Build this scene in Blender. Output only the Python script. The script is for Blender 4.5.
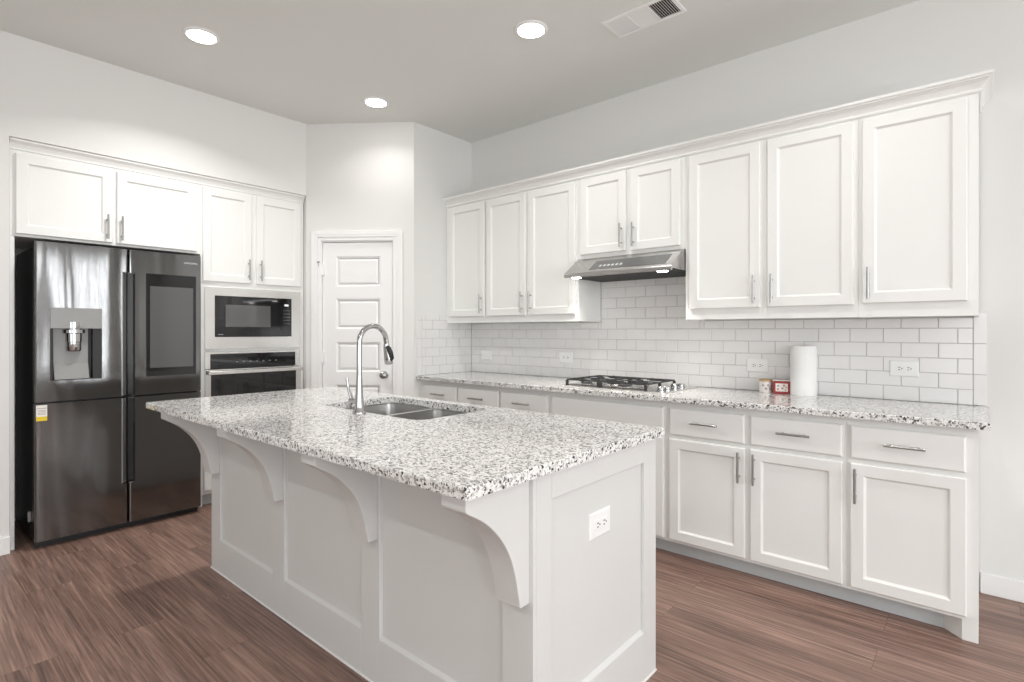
import bpy, bmesh, math, random
from mathutils import Vector, Matrix
random.seed(7)
D = bpy.data
for o in list(D.objects): D.objects.remove(o)
SC = bpy.context.scene
COL = SC.collection
PI = math.pi

# ------------------------------------------------------------------ camera
cam = D.cameras.new('camera'); cam.sensor_width = 36.0
cam.lens = 542.95 / 1024 * 36.0
cam.shift_y = -(341 - 331.22) / 1024
cam.clip_start = 0.02
camo = D.objects.new('camera', cam); COL.objects.link(camo)
camo.location = (3.5189, -3.5203, 1.2795)
camo.rotation_euler = (PI / 2, 0, math.radians(40.727))
SC.camera = camo

# ------------------------------------------------------------------ world, exposure
SC.view_settings.view_transform = 'Standard'
SC.view_settings.look = 'None'
SC.view_settings.gamma = 1.0
SC.view_settings.use_curve_mapping = False
SC.view_settings.exposure = 0.15
w = D.worlds.new('world'); SC.world = w; w.use_nodes = True
w.node_tree.nodes['Background'].inputs[0].default_value = (0.86, 0.93, 1.0, 1)
w.node_tree.nodes['Background'].inputs[1].default_value = 1.5

# daylight through the windows behind the camera (area lights in the openings)
DAY = []
def daylight(name, loc, rot, sx, sy, power, col=(0.97, 0.985, 1.0)):
    l = D.lights.new(name, 'AREA'); l.shape = 'RECTANGLE'; l.size = sx; l.size_y = sy
    l.energy = power; l.color = col
    o = D.objects.new(name, l); COL.objects.link(o); o.location = loc; o.rotation_euler = rot
    return o
XR, YF, HC = 7.2, -7.4, 2.999       # right wall, front wall, ceiling height
WIN_FRONT = [(3.0, 4.6), (5.2, 6.8)]
WIN_RIGHT = [(-1.25, -0.95), (-3.45, -2.05), (-5.2, -4.4)]
WZ0, WZ1 = 0.60, 2.60
P_FRONT, P_RIGHT, P_CAN, P_HOOD = 19, 49, 8.0, 1.0   # windows: watts per square metre times 2.5 / lamps: watts
for a, b in WIN_FRONT:
    daylight('window_daylight', ((a + b) / 2, YF - 0.06, (WZ0 + WZ1) / 2), (PI / 2, 0, 0), b - a, WZ1 - WZ0, P_FRONT)
for a, b in WIN_RIGHT:
    daylight('window_daylight', (XR + 0.06, (a + b) / 2, (WZ0 + WZ1) / 2), (PI / 2, 0, PI / 2), b - a, WZ1 - WZ0, P_RIGHT * (b - a))

# ------------------------------------------------------------------ materials
def new_mat(name):
    m = D.materials.new(name); m.use_nodes = True
    return m, m.node_tree.nodes, m.node_tree.links, m.node_tree.nodes['Principled BSDF']
def flat(name, col, rough=0.5, metal=0.0, bump=0.0, bscale=200, emit=None, spec=None, coat=0):
    m, n, l, p = new_mat(name)
    p.inputs['Base Color'].default_value = (*col, 1); p.inputs['Roughness'].default_value = rough
    p.inputs['Metallic'].default_value = metal
    if spec is not None: p.inputs['Specular IOR Level'].default_value = spec
    if coat: p.inputs['Coat Weight'].default_value = coat; p.inputs['Coat Roughness'].default_value = 0.05
    tc = n.new('ShaderNodeTexCoord'); no = n.new('ShaderNodeTexNoise')
    no.inputs['Scale'].default_value = bscale; l.new(tc.outputs['Object'], no.inputs['Vector'])
    if bump:
        b = n.new('ShaderNodeBump'); b.inputs['Strength'].default_value = bump; b.inputs['Distance'].default_value = 0.002
        l.new(no.outputs['Fac'], b.inputs['Height']); l.new(b.outputs[0], p.inputs['Normal'])
    else:
        mr = n.new('ShaderNodeMapRange'); mr.inputs[3].default_value = max(rough - 0.03, 0.01); mr.inputs[4].default_value = rough + 0.03
        l.new(no.outputs['Fac'], mr.inputs[0]); l.new(mr.outputs[0], p.inputs['Roughness'])
    if emit: p.inputs['Emission Color'].default_value = (*emit[0], 1); p.inputs['Emission Strength'].default_value = emit[1]
    return m
M = {}
M['wall'] = flat('wall_paint', (0.79, 0.787, 0.766), 0.75, bump=0.12, bscale=260)
M['ceil'] = flat('ceiling_paint', (0.80, 0.808, 0.78), 0.85, bump=0.15, bscale=180)
M['trim'] = flat('trim_paint', (0.89, 0.89, 0.88), 0.4)
M['cab'] = flat('cabinet_paint', (0.84, 0.84, 0.82), 0.38)
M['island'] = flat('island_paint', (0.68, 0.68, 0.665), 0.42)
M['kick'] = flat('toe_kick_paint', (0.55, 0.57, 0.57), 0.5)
M['tile'] = flat('glazed_tile', (0.83, 0.82, 0.81), 0.13, bscale=9)
M['grout'] = flat('grout', (0.58, 0.57, 0.555), 0.9, bump=0.2, bscale=400)
M['nickel'] = flat('brushed_nickel', (0.40, 0.40, 0.39), 0.3, 1.0)
M['chrome'] = flat('polished_chrome', (0.50, 0.50, 0.50), 0.08, 1.0)
M['plastic'] = flat('white_plastic', (0.86, 0.86, 0.85), 0.3)
M['slot'] = flat('dark_slot', (0.03, 0.03, 0.03), 0.6)
M['black'] = flat('black_plastic', (0.012, 0.012, 0.013), 0.45)
M['iron'] = flat('cast_iron', (0.03, 0.03, 0.032), 0.5, bump=0.3, bscale=300)
M['glass'] = flat('black_glass', (0.008, 0.008, 0.009), 0.04, spec=0.55)
M['screen'] = flat('screen_glass', (0.10, 0.10, 0.10), 0.05, spec=0.6)
M['oven_win'] = flat('oven_window_glass', (0.10, 0.10, 0.10), 0.05, spec=0.6)
M['paper'] = flat('paper_towel', (0.88, 0.88, 0.87), 0.95, bump=0.4, bscale=350)
M['wood'] = flat('pale_wood', (0.60, 0.40, 0.20), 0.6, bump=0.2, bscale=90)
M['ceramic'] = flat('white_ceramic', (0.85, 0.80, 0.77), 0.25)
M['red'] = flat('red_tin', (0.33, 0.012, 0.014), 0.3)
M['pink'] = flat('pink_print', (0.80, 0.62, 0.55), 0.5)
M['rose'] = flat('rose_print', (0.66, 0.30, 0.26), 0.5)
M['leaf'] = flat('leaf_print', (0.42, 0.36, 0.33), 0.5)
M['cream'] = flat('cream_print', (0.88, 0.84, 0.78), 0.5)
M['yellow'] = flat('yellow_print', (0.85, 0.62, 0.02), 0.5)
M['ink'] = flat('grey_ink', (0.25, 0.25, 0.26), 0.6)
M['logo'] = flat('silver_logo', (0.75, 0.75, 0.75), 0.35, 0.6)
M['grey_plastic'] = flat('grey_plastic', (0.30, 0.30, 0.295), 0.35)
M['vent'] = flat('vent_enamel', (0.93, 0.93, 0.92), 0.4)
M['duct'] = flat('dark_duct', (0.035, 0.035, 0.035), 0.8)
M['outdoor'] = flat('window_pane', (0.8, 0.85, 0.9), 0.1)
M['lens'] = flat('lamp_lens', (0.9, 0.9, 0.88), 0.4, emit=((1.0, 0.97, 0.92), 14.0))
M['hoodlens'] = flat('hood_lamp_lens', (0.9, 0.9, 0.88), 0.4, emit=((1.0, 0.96, 0.90), 22.0))
M['display'] = flat('lit_display', (0.7, 0.7, 0.7), 0.3, emit=((0.9, 0.95, 1.0), 0.5))

def metal_mat(name, col, rough, axis='Z', wob=0.0, brush=0.05, wscale=(2.2, 9.0, 0.5)):
    m, n, l, p = new_mat(name)
    p.inputs['Base Color'].default_value = (*col, 1); p.inputs['Metallic'].default_value = 1.0
    p.inputs['Roughness'].default_value = rough
    tc = n.new('ShaderNodeTexCoord')
    mp = n.new('ShaderNodeMapping'); l.new(tc.outputs['Object'], mp.inputs['Vector'])
    mp.inputs['Scale'].default_value = (900, 900, 6) if axis == 'Z' else (6, 900, 900)
    no = n.new('ShaderNodeTexNoise'); no.inputs['Scale'].default_value = 1.0; l.new(mp.outputs[0], no.inputs['Vector'])
    b1 = n.new('ShaderNodeBump'); b1.inputs['Strength'].default_value = brush; b1.inputs['Distance'].default_value = 0.001
    l.new(no.outputs['Fac'], b1.inputs['Height'])
    last = b1
    if wob:
        mp2 = n.new('ShaderNodeMapping'); mp2.inputs['Scale'].default_value = wscale
        l.new(tc.outputs['Object'], mp2.inputs['Vector'])
        n2 = n.new('ShaderNodeTexNoise'); n2.inputs['Scale'].default_value = 1.0; n2.inputs['Detail'].default_value = 1.0
        l.new(mp2.outputs[0], n2.inputs['Vector'])
        b2 = n.new('ShaderNodeBump'); b2.inputs['Strength'].default_value = 1.0; b2.inputs['Distance'].default_value = wob
        l.new(n2.outputs['Fac'], b2.inputs['Height']); l.new(b1.outputs[0], b2.inputs['Normal'])
        last = b2
    l.new(last.outputs[0], p.inputs['Normal'])
    return m
M['steel'] = metal_mat('stainless_steel', (0.72, 0.71, 0.69), 0.22, 'X', 0.006, wscale=(3, 3, 3))
M['sink'] = metal_mat('sink_steel', (0.60, 0.59, 0.58), 0.28, 'X')
M['hood'] = metal_mat('hood_steel', (0.50, 0.49, 0.48), 0.24, 'X', 0.004, wscale=(3, 3, 3))
M['fridge'] = metal_mat('dark_stainless', (0.21, 0.21, 0.21), 0.10, 'Z', 0.0060, wscale=(8.0, 3.0, 0.8))
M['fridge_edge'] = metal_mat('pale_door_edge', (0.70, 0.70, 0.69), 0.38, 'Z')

def granite():
    m, n, l, p = new_mat('speckled_granite')
    tc = n.new('ShaderNodeTexCoord')
    wn = n.new('ShaderNodeTexNoise'); wn.inputs['Scale'].default_value = 70; wn.inputs['Detail'].default_value = 2
    l.new(tc.outputs['Object'], wn.inputs['Vector'])
    mixv = n.new('ShaderNodeVectorMath'); mixv.operation = 'MULTIPLY_ADD'
    mixv.inputs[1].default_value = (0.012, 0.012, 0.012); l.new(wn.outputs['Color'], mixv.inputs[0]); l.new(tc.outputs['Object'], mixv.inputs[2])
    def cells(scale, stops):
        v = n.new('ShaderNodeTexVoronoi'); v.inputs['Scale'].default_value = scale
        l.new(mixv.outputs[0], v.inputs['Vector'])
        s = n.new('ShaderNodeSeparateColor'); l.new(v.outputs['Color'], s.inputs[0])
        r = n.new('ShaderNodeValToRGB'); r.color_ramp.interpolation = 'CONSTANT'
        e = r.color_ramp.elements
        while len(e) < len(stops): e.new(0.5)
        for el, (pos, c) in zip(e, stops): el.position = pos; el.color = (*c, 1)
        l.new(s.outputs[0], r.inputs[0]); return r, s
    big, bs = cells(135, [(0, (0.86, 0.855, 0.84)), (0.37, (0.76, 0.755, 0.74)), (0.58, (0.58, 0.57, 0.555)), (0.76, (0.34, 0.335, 0.325)), (0.865, (0.06, 0.058, 0.056))])
    sm, ss = cells(230, [(0, (0.86, 0.85, 0.83)), (0.38, (0.66, 0.65, 0.64)), (0.64, (0.34, 0.33, 0.32)), (0.81, (0.035, 0.035, 0.035))])
    # fine grains replace the coarse ones in a third of the cells
    gt = n.new('ShaderNodeMath'); gt.operation = 'GREATER_THAN'; gt.inputs[1].default_value = 0.62; l.new(bs.outputs[1], gt.inputs[0])
    mx = n.new('ShaderNodeMix'); mx.data_type = 'RGBA'
    l.new(gt.outputs[0], mx.inputs[0]); l.new(big.outputs[0], mx.inputs[6]); l.new(sm.outputs[0], mx.inputs[7])
    l.new(mx.outputs[2], p.inputs['Base Color'])
    p.inputs['Roughness'].default_value = 0.09; p.inputs['Specular IOR Level'].default_value = 0.95
    return m
M['granite'] = granite()

def floor_mat():
    m, n, l, p = new_mat('wood_planks')
    tc = n.new('ShaderNodeTexCoord')
    br = n.new('ShaderNodeTexBrick'); br.offset = 0.37; br.offset_frequency = 2
    br.inputs['Scale'].default_value = 1.0; br.inputs['Brick Width'].default_value = 1.22; br.inputs['Row Height'].default_value = 0.18
    br.inputs['Mortar Size'].default_value = 0.0008; br.inputs['Mortar Smooth'].default_value = 0.3; br.inputs['Bias'].default_value = 0.0
    br.inputs['Color1'].default_value = (0, 0, 0, 1); br.inputs['Color2'].default_value = (1, 1, 1, 1); br.inputs['Mortar'].default_value = (0.5, 0.5, 0.5, 1)
    l.new(tc.outputs['Object'], br.inputs['Vector'])
    # per-plank offset of the grain
    sc = n.new('ShaderNodeVectorMath'); sc.operation = 'MULTIPLY_ADD'; sc.inputs[1].default_value = (7.0, 3.0, 0)
    l.new(br.outputs['Color'], sc.inputs[0]); l.new(tc.outputs['Object'], sc.inputs[2])
    mp = n.new('ShaderNodeMapping'); mp.inputs['Scale'].default_value = (2.4, 75, 1); l.new(sc.outputs[0], mp.inputs['Vector'])
    g = n.new('ShaderNodeTexNoise'); g.inputs['Scale'].default_value = 1.0; g.inputs['Detail'].default_value = 6; g.inputs['Roughness'].default_value = 0.62
    g.inputs['Distortion'].default_value = 0.6; l.new(mp.outputs[0], g.inputs['Vector'])
    mp2 = n.new('ShaderNodeMapping'); mp2.inputs['Scale'].default_value = (0.9, 6, 1); l.new(sc.outputs[0], mp2.inputs['Vector'])
    g2 = n.new('ShaderNodeTexNoise'); g2.inputs['Scale'].default_value = 1.0; g2.inputs['Detail'].default_value = 3; l.new(mp2.outputs[0], g2.inputs['Vector'])
    a = n.new('ShaderNodeMath'); a.operation = 'MULTIPLY_ADD'; a.inputs[1].default_value = 0.42; l.new(g2.outputs['Fac'], a.inputs[0])
    hm = n.new('ShaderNodeMath'); hm.operation = 'MULTIPLY'; hm.inputs[1].default_value = 0.80; l.new(g.outputs['Fac'], hm.inputs[0]); l.new(hm.outputs[0], a.inputs[2])
    b = n.new('ShaderNodeMath'); b.operation = 'MULTIPLY_ADD'; b.inputs[1].default_value = 0.05; l.new(br.outputs['Color'], b.inputs[0]); l.new(a.outputs[0], b.inputs[2])
    r = n.new('ShaderNodeValToRGB'); e = r.color_ramp.elements
    e[0].position = 0.43; e[0].color = (0.085, 0.050, 0.040, 1); e[1].position = 0.82; e[1].color = (0.40, 0.255, 0.20, 1)
    x = e.new(0.56); x.color = (0.175, 0.105, 0.082, 1); x = e.new(0.68); x.color = (0.27, 0.166, 0.130, 1)
    l.new(b.outputs[0], r.inputs[0])
    mx = n.new('ShaderNodeMix'); mx.data_type = 'RGBA'; mx.inputs[7].default_value = (0.10, 0.06, 0.05, 1)
    l.new(br.outputs['Fac'], mx.inputs[0]); l.new(r.outputs[0], mx.inputs[6]); l.new(mx.outputs[2], p.inputs['Base Color'])
    rr = n.new('ShaderNodeMapRange'); rr.inputs[3].default_value = 0.34; rr.inputs[4].default_value = 0.52
    l.new(g.outputs['Fac'], rr.inputs[0]); l.new(rr.outputs[0], p.inputs['Roughness'])
    bp = n.new('ShaderNodeBump'); bp.inputs['Strength'].default_value = 0.12; bp.inputs['Distance'].default_value = 0.002
    l.new(g.outputs['Fac'], bp.inputs['Height']); l.new(bp.outputs[0], p.inputs['Normal'])
    return m
M['floor'] = floor_mat()

# ------------------------------------------------------------------ mesh helpers
class MB:
    def __init__(s): s.v = []; s.f = []
    def add(s, vs, fs):
        k = len(s.v); s.v += [tuple(v) for v in vs]; s.f += [tuple(i + k for i in f) for f in fs]; return s
    def box(s, x0, x1, y0, y1, z0, z1):
        vs = [(x, y, z) for z in (z0, z1) for y in (y0, y1) for x in (x0, x1)]
        return s.add(vs, [(0, 2, 3, 1), (4, 5, 7, 6), (0, 1, 5, 4), (2, 6, 7, 3), (0, 4, 6, 2), (1, 3, 7, 5)])
    def prism(s, poly, a, b, axis='x'):
        n = len(poly)
        def P(p, t): return {'x': (t, p[0], p[1]), 'y': (p[0], t, p[1]), 'z': (p[0], p[1], t)}[axis]
        vs = [P(p, a) for p in poly] + [P(p, b) for p in poly]
        return s.add(vs, [tuple(range(n)), tuple(range(2 * n - 1, n - 1, -1))] + [(i, (i + 1) % n, n + (i + 1) % n, n + i) for i in range(n)])
    def loops(s, rings, cap0=True, cap1=True):
        n = len(rings[0]); vs = [p for r in rings for p in r]; fs = []
        for k in range(len(rings) - 1):
            for i in range(n):
                j = (i + 1) % n; fs.append((k * n + i, k * n + j, (k + 1) * n + j, (k + 1) * n + i))
        if cap0: fs.append(tuple(range(n - 1, -1, -1)))
        if cap1: fs.append(tuple((len(rings) - 1) * n + i for i in range(n)))
        return s.add(vs, fs)
    def lathe(s, prof, c=(0, 0, 0), n=28, axis='z', cap0=True, cap1=True):
        rings = []
        for r, h in prof:
            ring = []
            for i in range(n):
                t = 2 * PI * i / n; a, b = r * math.cos(t), r * math.sin(t)
                ring.append({'z': (c[0] + a, c[1] + b, c[2] + h), 'y': (c[0] + a, c[1] + h, c[2] + b), 'x': (c[0] + h, c[1] + a, c[2] + b)}[axis])
            rings.append(ring)
        return s.loops(rings, cap0, cap1)
    def tube(s, pts, rad, n=12):
        pts = [Vector(p) for p in pts]; rings = []; up = None
        for i, p in enumerate(pts):
            t = (pts[min(i + 1, len(pts) - 1)] - pts[max(i - 1, 0)]).normalized()
            if up is None:
                up = Vector((1, 0, 0)) if abs(t.x) < 0.9 else Vector((0, 1, 0))
            u = (up - t * up.dot(t)).normalized(); v = t.cross(u); up = u
            r = rad[i] if isinstance(rad, (list, tuple)) else rad
            rings.append([tuple(p + u * r * math.cos(2 * PI * k / n) + v * r * math.sin(2 * PI * k / n)) for k in range(n)])
        return s.loops(rings)
    def panel(s, x0, x1, z0, z1, yb, rings, d=-1):
        """rectangles at (inset, depth) joined from back to the middle of the front"""
        rr = []
        for ins, dep in rings:
            y = yb + d * dep
            rr.append([(x0 + ins, y, z0 + ins), (x1 - ins, y, z0 + ins), (x1 - ins, y, z1 - ins), (x0 + ins, y, z1 - ins)])
        return s.loops(rr)
    def build(s, name, mat, parent=None, bevel=0, smooth=False, seg=2, ang=30):
        me = D.meshes.new(name); me.from_pydata(s.v, [], s.f)
        bm = bmesh.new(); bm.from_mesh(me); bmesh.ops.recalc_face_normals(bm, faces=bm.faces); bm.to_mesh(me); bm.free()
        me.materials.append(mat if not isinstance(mat, str) else M[mat])
        o = D.objects.new(name, me); COL.objects.link(o)
        if parent: o.parent = parent
        if bevel:
            md = o.modifiers.new('bevel', 'BEVEL'); md.width = bevel; md.segments = seg; md.limit_method = 'ANGLE'; md.angle_limit = math.radians(ang)
            md.harden_normals = False
        if smooth:
            for p in me.polygons: p.use_smooth = True
            md = o.modifiers.new('edge_split', 'EDGE_SPLIT'); md.split_angle = math.radians(38)
        return o
def tag(o, label=None, cat=None, group=None, kind=None):
    if label: o['label'] = label
    if cat: o['category'] = cat
    if group: o['group'] = group
    if kind: o['kind'] = kind
    return o
def thing(name, label, cat, loc=(0, 0, 0), rz=0, group=None):
    o = D.objects.new(name, None); COL.objects.link(o); o.location = loc; o.rotation_euler = (0, 0, rz)
    o.empty_display_size = 0.1
    return tag(o, label, cat, group)
def struct(o, label=None, cat='wall'):
    return tag(o, label, cat, kind='structure')
def rrect(x0, x1, y0, y1, r, z, n=6):
    pts = []
    for cx, cy, a in ((x1 - r, y1 - r, 0), (x0 + r, y1 - r, 90), (x0 + r, y0 + r, 180), (x1 - r, y0 + r, 270)):
        for i in range(n + 1):
            t = math.radians(a + 90 * i / n); pts.append((cx + r * math.cos(t), cy + r * math.sin(t), z))
    return pts
def slab_mesh(name, mat, outer, hole=None, holes=None, z0=0, z1=0, ease=0.004, parent=None):
    """a slab with optional holes: outer = (x0,x1,y0,y1); holes = lists of rounded loops"""
    x0, x1, y0, y1 = outer
    bm = bmesh.new()
    def ring(pts): 
        vs = [bm.verts.new(p) for p in pts]
        return vs
    def edges(vs): return [bm.edges.get((vs[i], vs[(i + 1) % len(vs)])) or bm.edges.new((vs[i], vs[(i + 1) % len(vs)])) for i in range(len(vs))]
    def bridge(a, b):
        for i in range(len(a)):
            j = (i + 1) % len(a); bm.faces.new((a[i], a[j], b[j], b[i]))
    rc = 0.006
    ot = ring(rrect(x0 + ease, x1 - ease, y0 + ease, y1 - ease, rc, z1, 3)); om = ring(rrect(x0 + ease * .3, x1 - ease * .3, y0 + ease * .3, y1 - ease * .3, rc, z1 - ease * .3, 3))
    os_ = ring(rrect(x0, x1, y0, y1, rc, z1 - ease, 3)); ob = ring(rrect(x0, x1, y0, y1, rc, z0, 3))
    bridge(ot, om); bridge(om, os_); bridge(os_, ob)
    te, be = edges(ot), edges(ob)
    for h in (holes or []):
        ht = ring([(p[0], p[1], z1) for p in h]); hb = ring([(p[0], p[1], z0) for p in h]); bridge(ht, hb)
        te += edges(ht); be += edges(hb)
    bmesh.ops.triangle_fill(bm, edges=te, use_beauty=True); bmesh.ops.triangle_fill(bm, edges=be, use_beauty=True)
    bmesh.ops.recalc_face_normals(bm, faces=bm.faces)
    me = D.meshes.new(name); bm.to_mesh(me); bm.free(); me.materials.append(M[mat])
    o = D.objects.new(name, me); COL.objects.link(o)
    if parent: o.parent = parent
    return o
def text(name, body, size, mat, parent, loc, rot, ext=0.0006, wide=None):
    cu = D.curves.new(name, 'FONT'); cu.body = body; cu.size = size; cu.extrude = ext; cu.align_x = 'CENTER'; cu.align_y = 'CENTER'
    t = D.objects.new(name + '_tmp', cu); COL.objects.link(t)
    bpy.context.view_layer.update()
    me = D.meshes.new_from_object(t.evaluated_get(bpy.context.evaluated_depsgraph_get())); D.objects.remove(t)
    if wide:
        xs = [v.co.x for v in me.vertices]; k = wide / (max(xs) - min(xs))
        for v in me.vertices: v.co.x *= k
    mt = Matrix.Translation(loc) @ rot; me.transform(mt)
    me.materials.clear(); me.materials.append(M[mat]); me.name = name
    o = D.objects.new(name, me); COL.objects.link(o); o.parent = parent; return o

# ------------------------------------------------------------------ room shell
NX = -0.717                      # plane of the left wall above the fridge niche
PA, PB = (NX, -1.2183), (0.0, -0.6676)   # ends of the slanted pantry wall
PANG = math.atan2(PB[1] - PA[1], PB[0] - PA[0]); PLEN = math.hypot(PB[0] - PA[0], PB[1] - PA[1])
struct(MB().box(-1.6, XR + .2, YF - .2, 0.2, -0.1, 0).build('floor', 'floor'), 'reddish brown wood plank floor', 'floor')
struct(MB().box(-1.6, XR + .2, YF - .2, 0.2, HC, HC + .1).build('ceiling', 'ceil'), 'flat light grey painted ceiling', 'ceiling')
struct(MB().box(-1.42, XR + .2, 0, 0.15, 0, HC).build('wall_back', 'wall'), 'pale grey wall behind the long cabinet run', 'wall')
NY0, NY1, NZ, NB = -3.039, -1.2183, 2.405, -1.42
wl = MB().box(NB, NX, YF, NY0, 0, HC)                      # pier and wall left of the niche
wl.box(NB, NX, NY0, NY1, NZ, HC)                            # wall over the niche
wl.box(NB - .1, NB, YF, 0.15, 0, HC).box(NB, NX - .001, NY1 + .002, NY1 + .102, 0, HC)                         # back of the niche
struct(wl.build('wall_left', 'wall'), 'pale grey wall over the refrigerator niche', 'wall')
# slanted pantry wall with a door opening, local x along the wall, front at local y = 0
pw = thing('wall_pantry', 'pale grey slanted wall around the pantry door', 'wall', (PA[0], PA[1], 0), PANG); struct(pw)
DS0, DS1, DZ = 0.122, 0.738, 2.03
wm = MB().box(0, DS0, 0, .12, 0, HC).box(DS1, PLEN, 0, .12, 0, HC).box(DS0, DS1, 0, .12, DZ, HC).build('wall_surface', 'wall', pw)
struct(MB().prism([(-0.10, PB[1] + .0), (0, PB[1]), (0, 0), (-0.10, 0)], 0, HC, 'z').build('wall_return', 'wall'), 'narrow pale grey wall between pantry corner and tiled cabinet wall', 'wall')
wr = MB(); ys = [YF]
for a, b in sorted(WIN_RIGHT): ys += [a, b]
ys.append(0.0)
for i in range(0, len(ys), 2): wr.box(XR, XR + .15, ys[i], ys[i + 1], 0, HC)
for a, b in WIN_RIGHT: wr.box(XR, XR + .15, a, b, 0, WZ0).box(XR, XR + .15, a, b, WZ1, HC)
struct(wr.build('wall_right', 'wall'), 'pale grey wall with windows right of the camera', 'wall')
wf = MB(); xs = [NB]
for a, b in WIN_FRONT: xs += [a, b]
xs.append(XR)
for i in range(0, len(xs), 2): wf.box(xs[i], xs[i + 1], YF - .15, YF, 0, HC)
for a, b in WIN_FRONT: wf.box(a, b, YF - .15, YF, 0, WZ0).box(a, b, YF - .15, YF, WZ1, HC)
struct(wf.build('wall_front', 'wall'), 'pale grey wall with windows behind the camera', 'wall')
k = 0
for a, b in WIN_FRONT:
    k += 1; f = MB()
    f.box(a - .07, b + .07, YF, YF + .02, WZ0 - .07, WZ0).box(a - .07, b + .07, YF, YF + .02, WZ1, WZ1 + .07)
    f.box(a - .07, a, YF, YF + .02, WZ0, WZ1).box(b, b + .07, YF, YF + .02, WZ0, WZ1).box(a, b, YF - .04, YF, 1.38, 1.42)
    struct(f.build('window_%d' % k, 'trim'), 'white framed window behind the camera', 'window')
for a, b in WIN_RIGHT:
    k += 1; f = MB()
    f.box(XR - .02, XR, a - .07, b + .07, WZ0 - .07, WZ0).box(XR - .02, XR, a - .07, b + .07, WZ1, WZ1 + .07)
    f.box(XR - .02, XR, a - .07, a, WZ0, WZ1).box(XR - .02, XR, b, b + .07, WZ0, WZ1).box(XR, XR + .04, a, b, 1.38, 1.42)
    struct(f.build('window_%d' % k, 'trim'), 'white framed window in the right wall', 'window')
struct(MB().box(3.522, XR, -.014, 0, 0, .1).build('baseboard_back', 'trim', bevel=.003), 'white baseboard right of the base cabinets', 'baseboard')
struct(MB().box(NX, NX + .014, YF, NY0 + .002, 0, .1).build('baseboard_left', 'trim', bevel=.003), 'white baseboard left of the refrigerator', 'baseboard')

# pantry door: jambs and casing, slab with five panels
tr = MB()
def casing(mb, s0, s1, z1, wd, prof):
    for i in range(len(prof) - 1):
        (a, ta), (b, tb) = prof[i], prof[i + 1]
        # one stepped strip: outer offset a..b from the outside edge
        t = max(ta, tb)
        mb.box(s0 + a, s0 + b, -t, 0, 0, z1 - a); mb.box(s1 - b, s1 - a, -t, 0, 0, z1 - a)
        mb.box(s0 + b, s1 - b, -t, 0, z1 - b, z1 - a)
casing(tr, 0.049, 0.814, 2.107, .08, [(0, .020), (.034, .020), (.052, .014), (.080, .009)])
tr.box(DS0, DS0 + .012, 0, .12, 0, DZ).box(DS1 - .012, DS1, 0, .12, 0, DZ).box(DS0, DS1, 0, .12, DZ - .012, DZ)
o = tr.build('trim_1', 'trim', bevel=.003); o.location = (PA[0], PA[1], 0); o.rotation_euler = (0, 0, PANG)
struct(o, 'white casing around the pantry door', 'door casing')
dr = thing('door_1', 'white five panel pantry door with round knob', 'door', (PA[0], PA[1], 0), PANG); dr['kind'] = 'structure'
S0, S1, SZ0, SZ1 = DS0 + .015, DS1 - .015, 0.008, DZ - .015
sl = MB(); yf = 0.012
pz = [(0.235, 0.482), (0.589, 0.836), (0.943, 1.190), (1.298, 1.550), (1.652, 1.900)]
px0, px1 = 0.248, 0.622
sl.box(S0, px0, yf, yf + .035, SZ0, SZ1); sl.box(px1, S1, yf, yf + .035, SZ0, SZ1)
zz = [SZ0] + [v for p in pz for v in p] + [SZ1]
for i in range(0, len(zz), 2): sl.box(px0, px1, yf, yf + .035, zz[i], zz[i + 1])
for a, b in pz:
    sl.panel(px0, px1, a, b, yf + .02, [(0, 0.008), (0, .0195), (.016, .008), (.022, .008), (.036, .015), (.042, .015)])
sl.build('door_slab', 'trim', dr)
kn = MB().lathe([(.030, 0), (.030, -.006), (.012, -.010), (.011, -.032), (.022, -.040), (.028, -.052), (.026, -.063), (.014, -.070), (.004, -.071)], (.659, yf, .919), axis='y', n=24)
kn.build('knob', 'nickel', dr, smooth=True)
for z in (1.79, 1.066, 0.30):
    MB().lathe([(.008, 0), (.008, .09)], (DS0 + .010, -.006, z - .045), n=10).box(DS0 + .008, DS0 + .03, -.003, .013, z - .045, z + .045).build('hinge', 'trim', dr, smooth=True)
MB().tube([(.088, -.010, 1.860), (.103, -.016, 1.850), (.120, -.014, 1.852)], .006, 8).tube([(.108, -.012, 1.852), (.113, -.010, 1.80)], .004, 8).build('latch_hook', 'nickel', dr, smooth=True)

# ------------------------------------------------------------------ cabinets
def pull(parent, x, z, yfront, length=.157, vert=True, d=-1):
    m = MB(); yc = yfront + d * .030; h = length / 2; r = .0058
    if vert:
        m.tube([(x, yc, z - h), (x, yc, z + h)], r, 12)
        for s in (-.048, .048): m.tube([(x, yfront, z + s), (x, yc, z + s)], r * .8, 10)
    else:
        m.tube([(x - h, yc, z), (x + h, yc, z)], r, 12)
        for s in (-.048, .048): m.tube([(x + s, yfront, z), (x + s, yc, z)], r * .8, 10)
    return m.build('handle', 'nickel', parent, smooth=True)
def door(parent, x0, x1, z0, z1, yb, hx=None, hz=None, d=-1, mat='cab', rail=.052, name='door'):
    t = .020
    m = MB().panel(x0, x1, z0, z1, yb, [(0, 0), (0, t - .004), (.004, t), (rail, t), (rail + .002, t - .003), (rail + .010, t - .010), (rail + .011, t - .010)], d)
    o = m.build(name, mat, parent)
    if hx is not None: pull(o, hx, hz, yb + d * t, d=d)
    return o
def drawer(parent, x0, x1, z0, z1, yb, handle=True, name='drawer', mat='cab'):
    t = .020
    o = MB().panel(x0, x1, z0, z1, yb, [(0, 0), (0, t - .006), (.005, t - .001), (.008, t), (.010, t)]).build(name, mat, parent)
    if handle: pull(o, (x0 + x1) / 2, (z0 + z1) / 2 + .005, yb - t, .128 + .02, vert=False)
    return o
G = .0003
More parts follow.
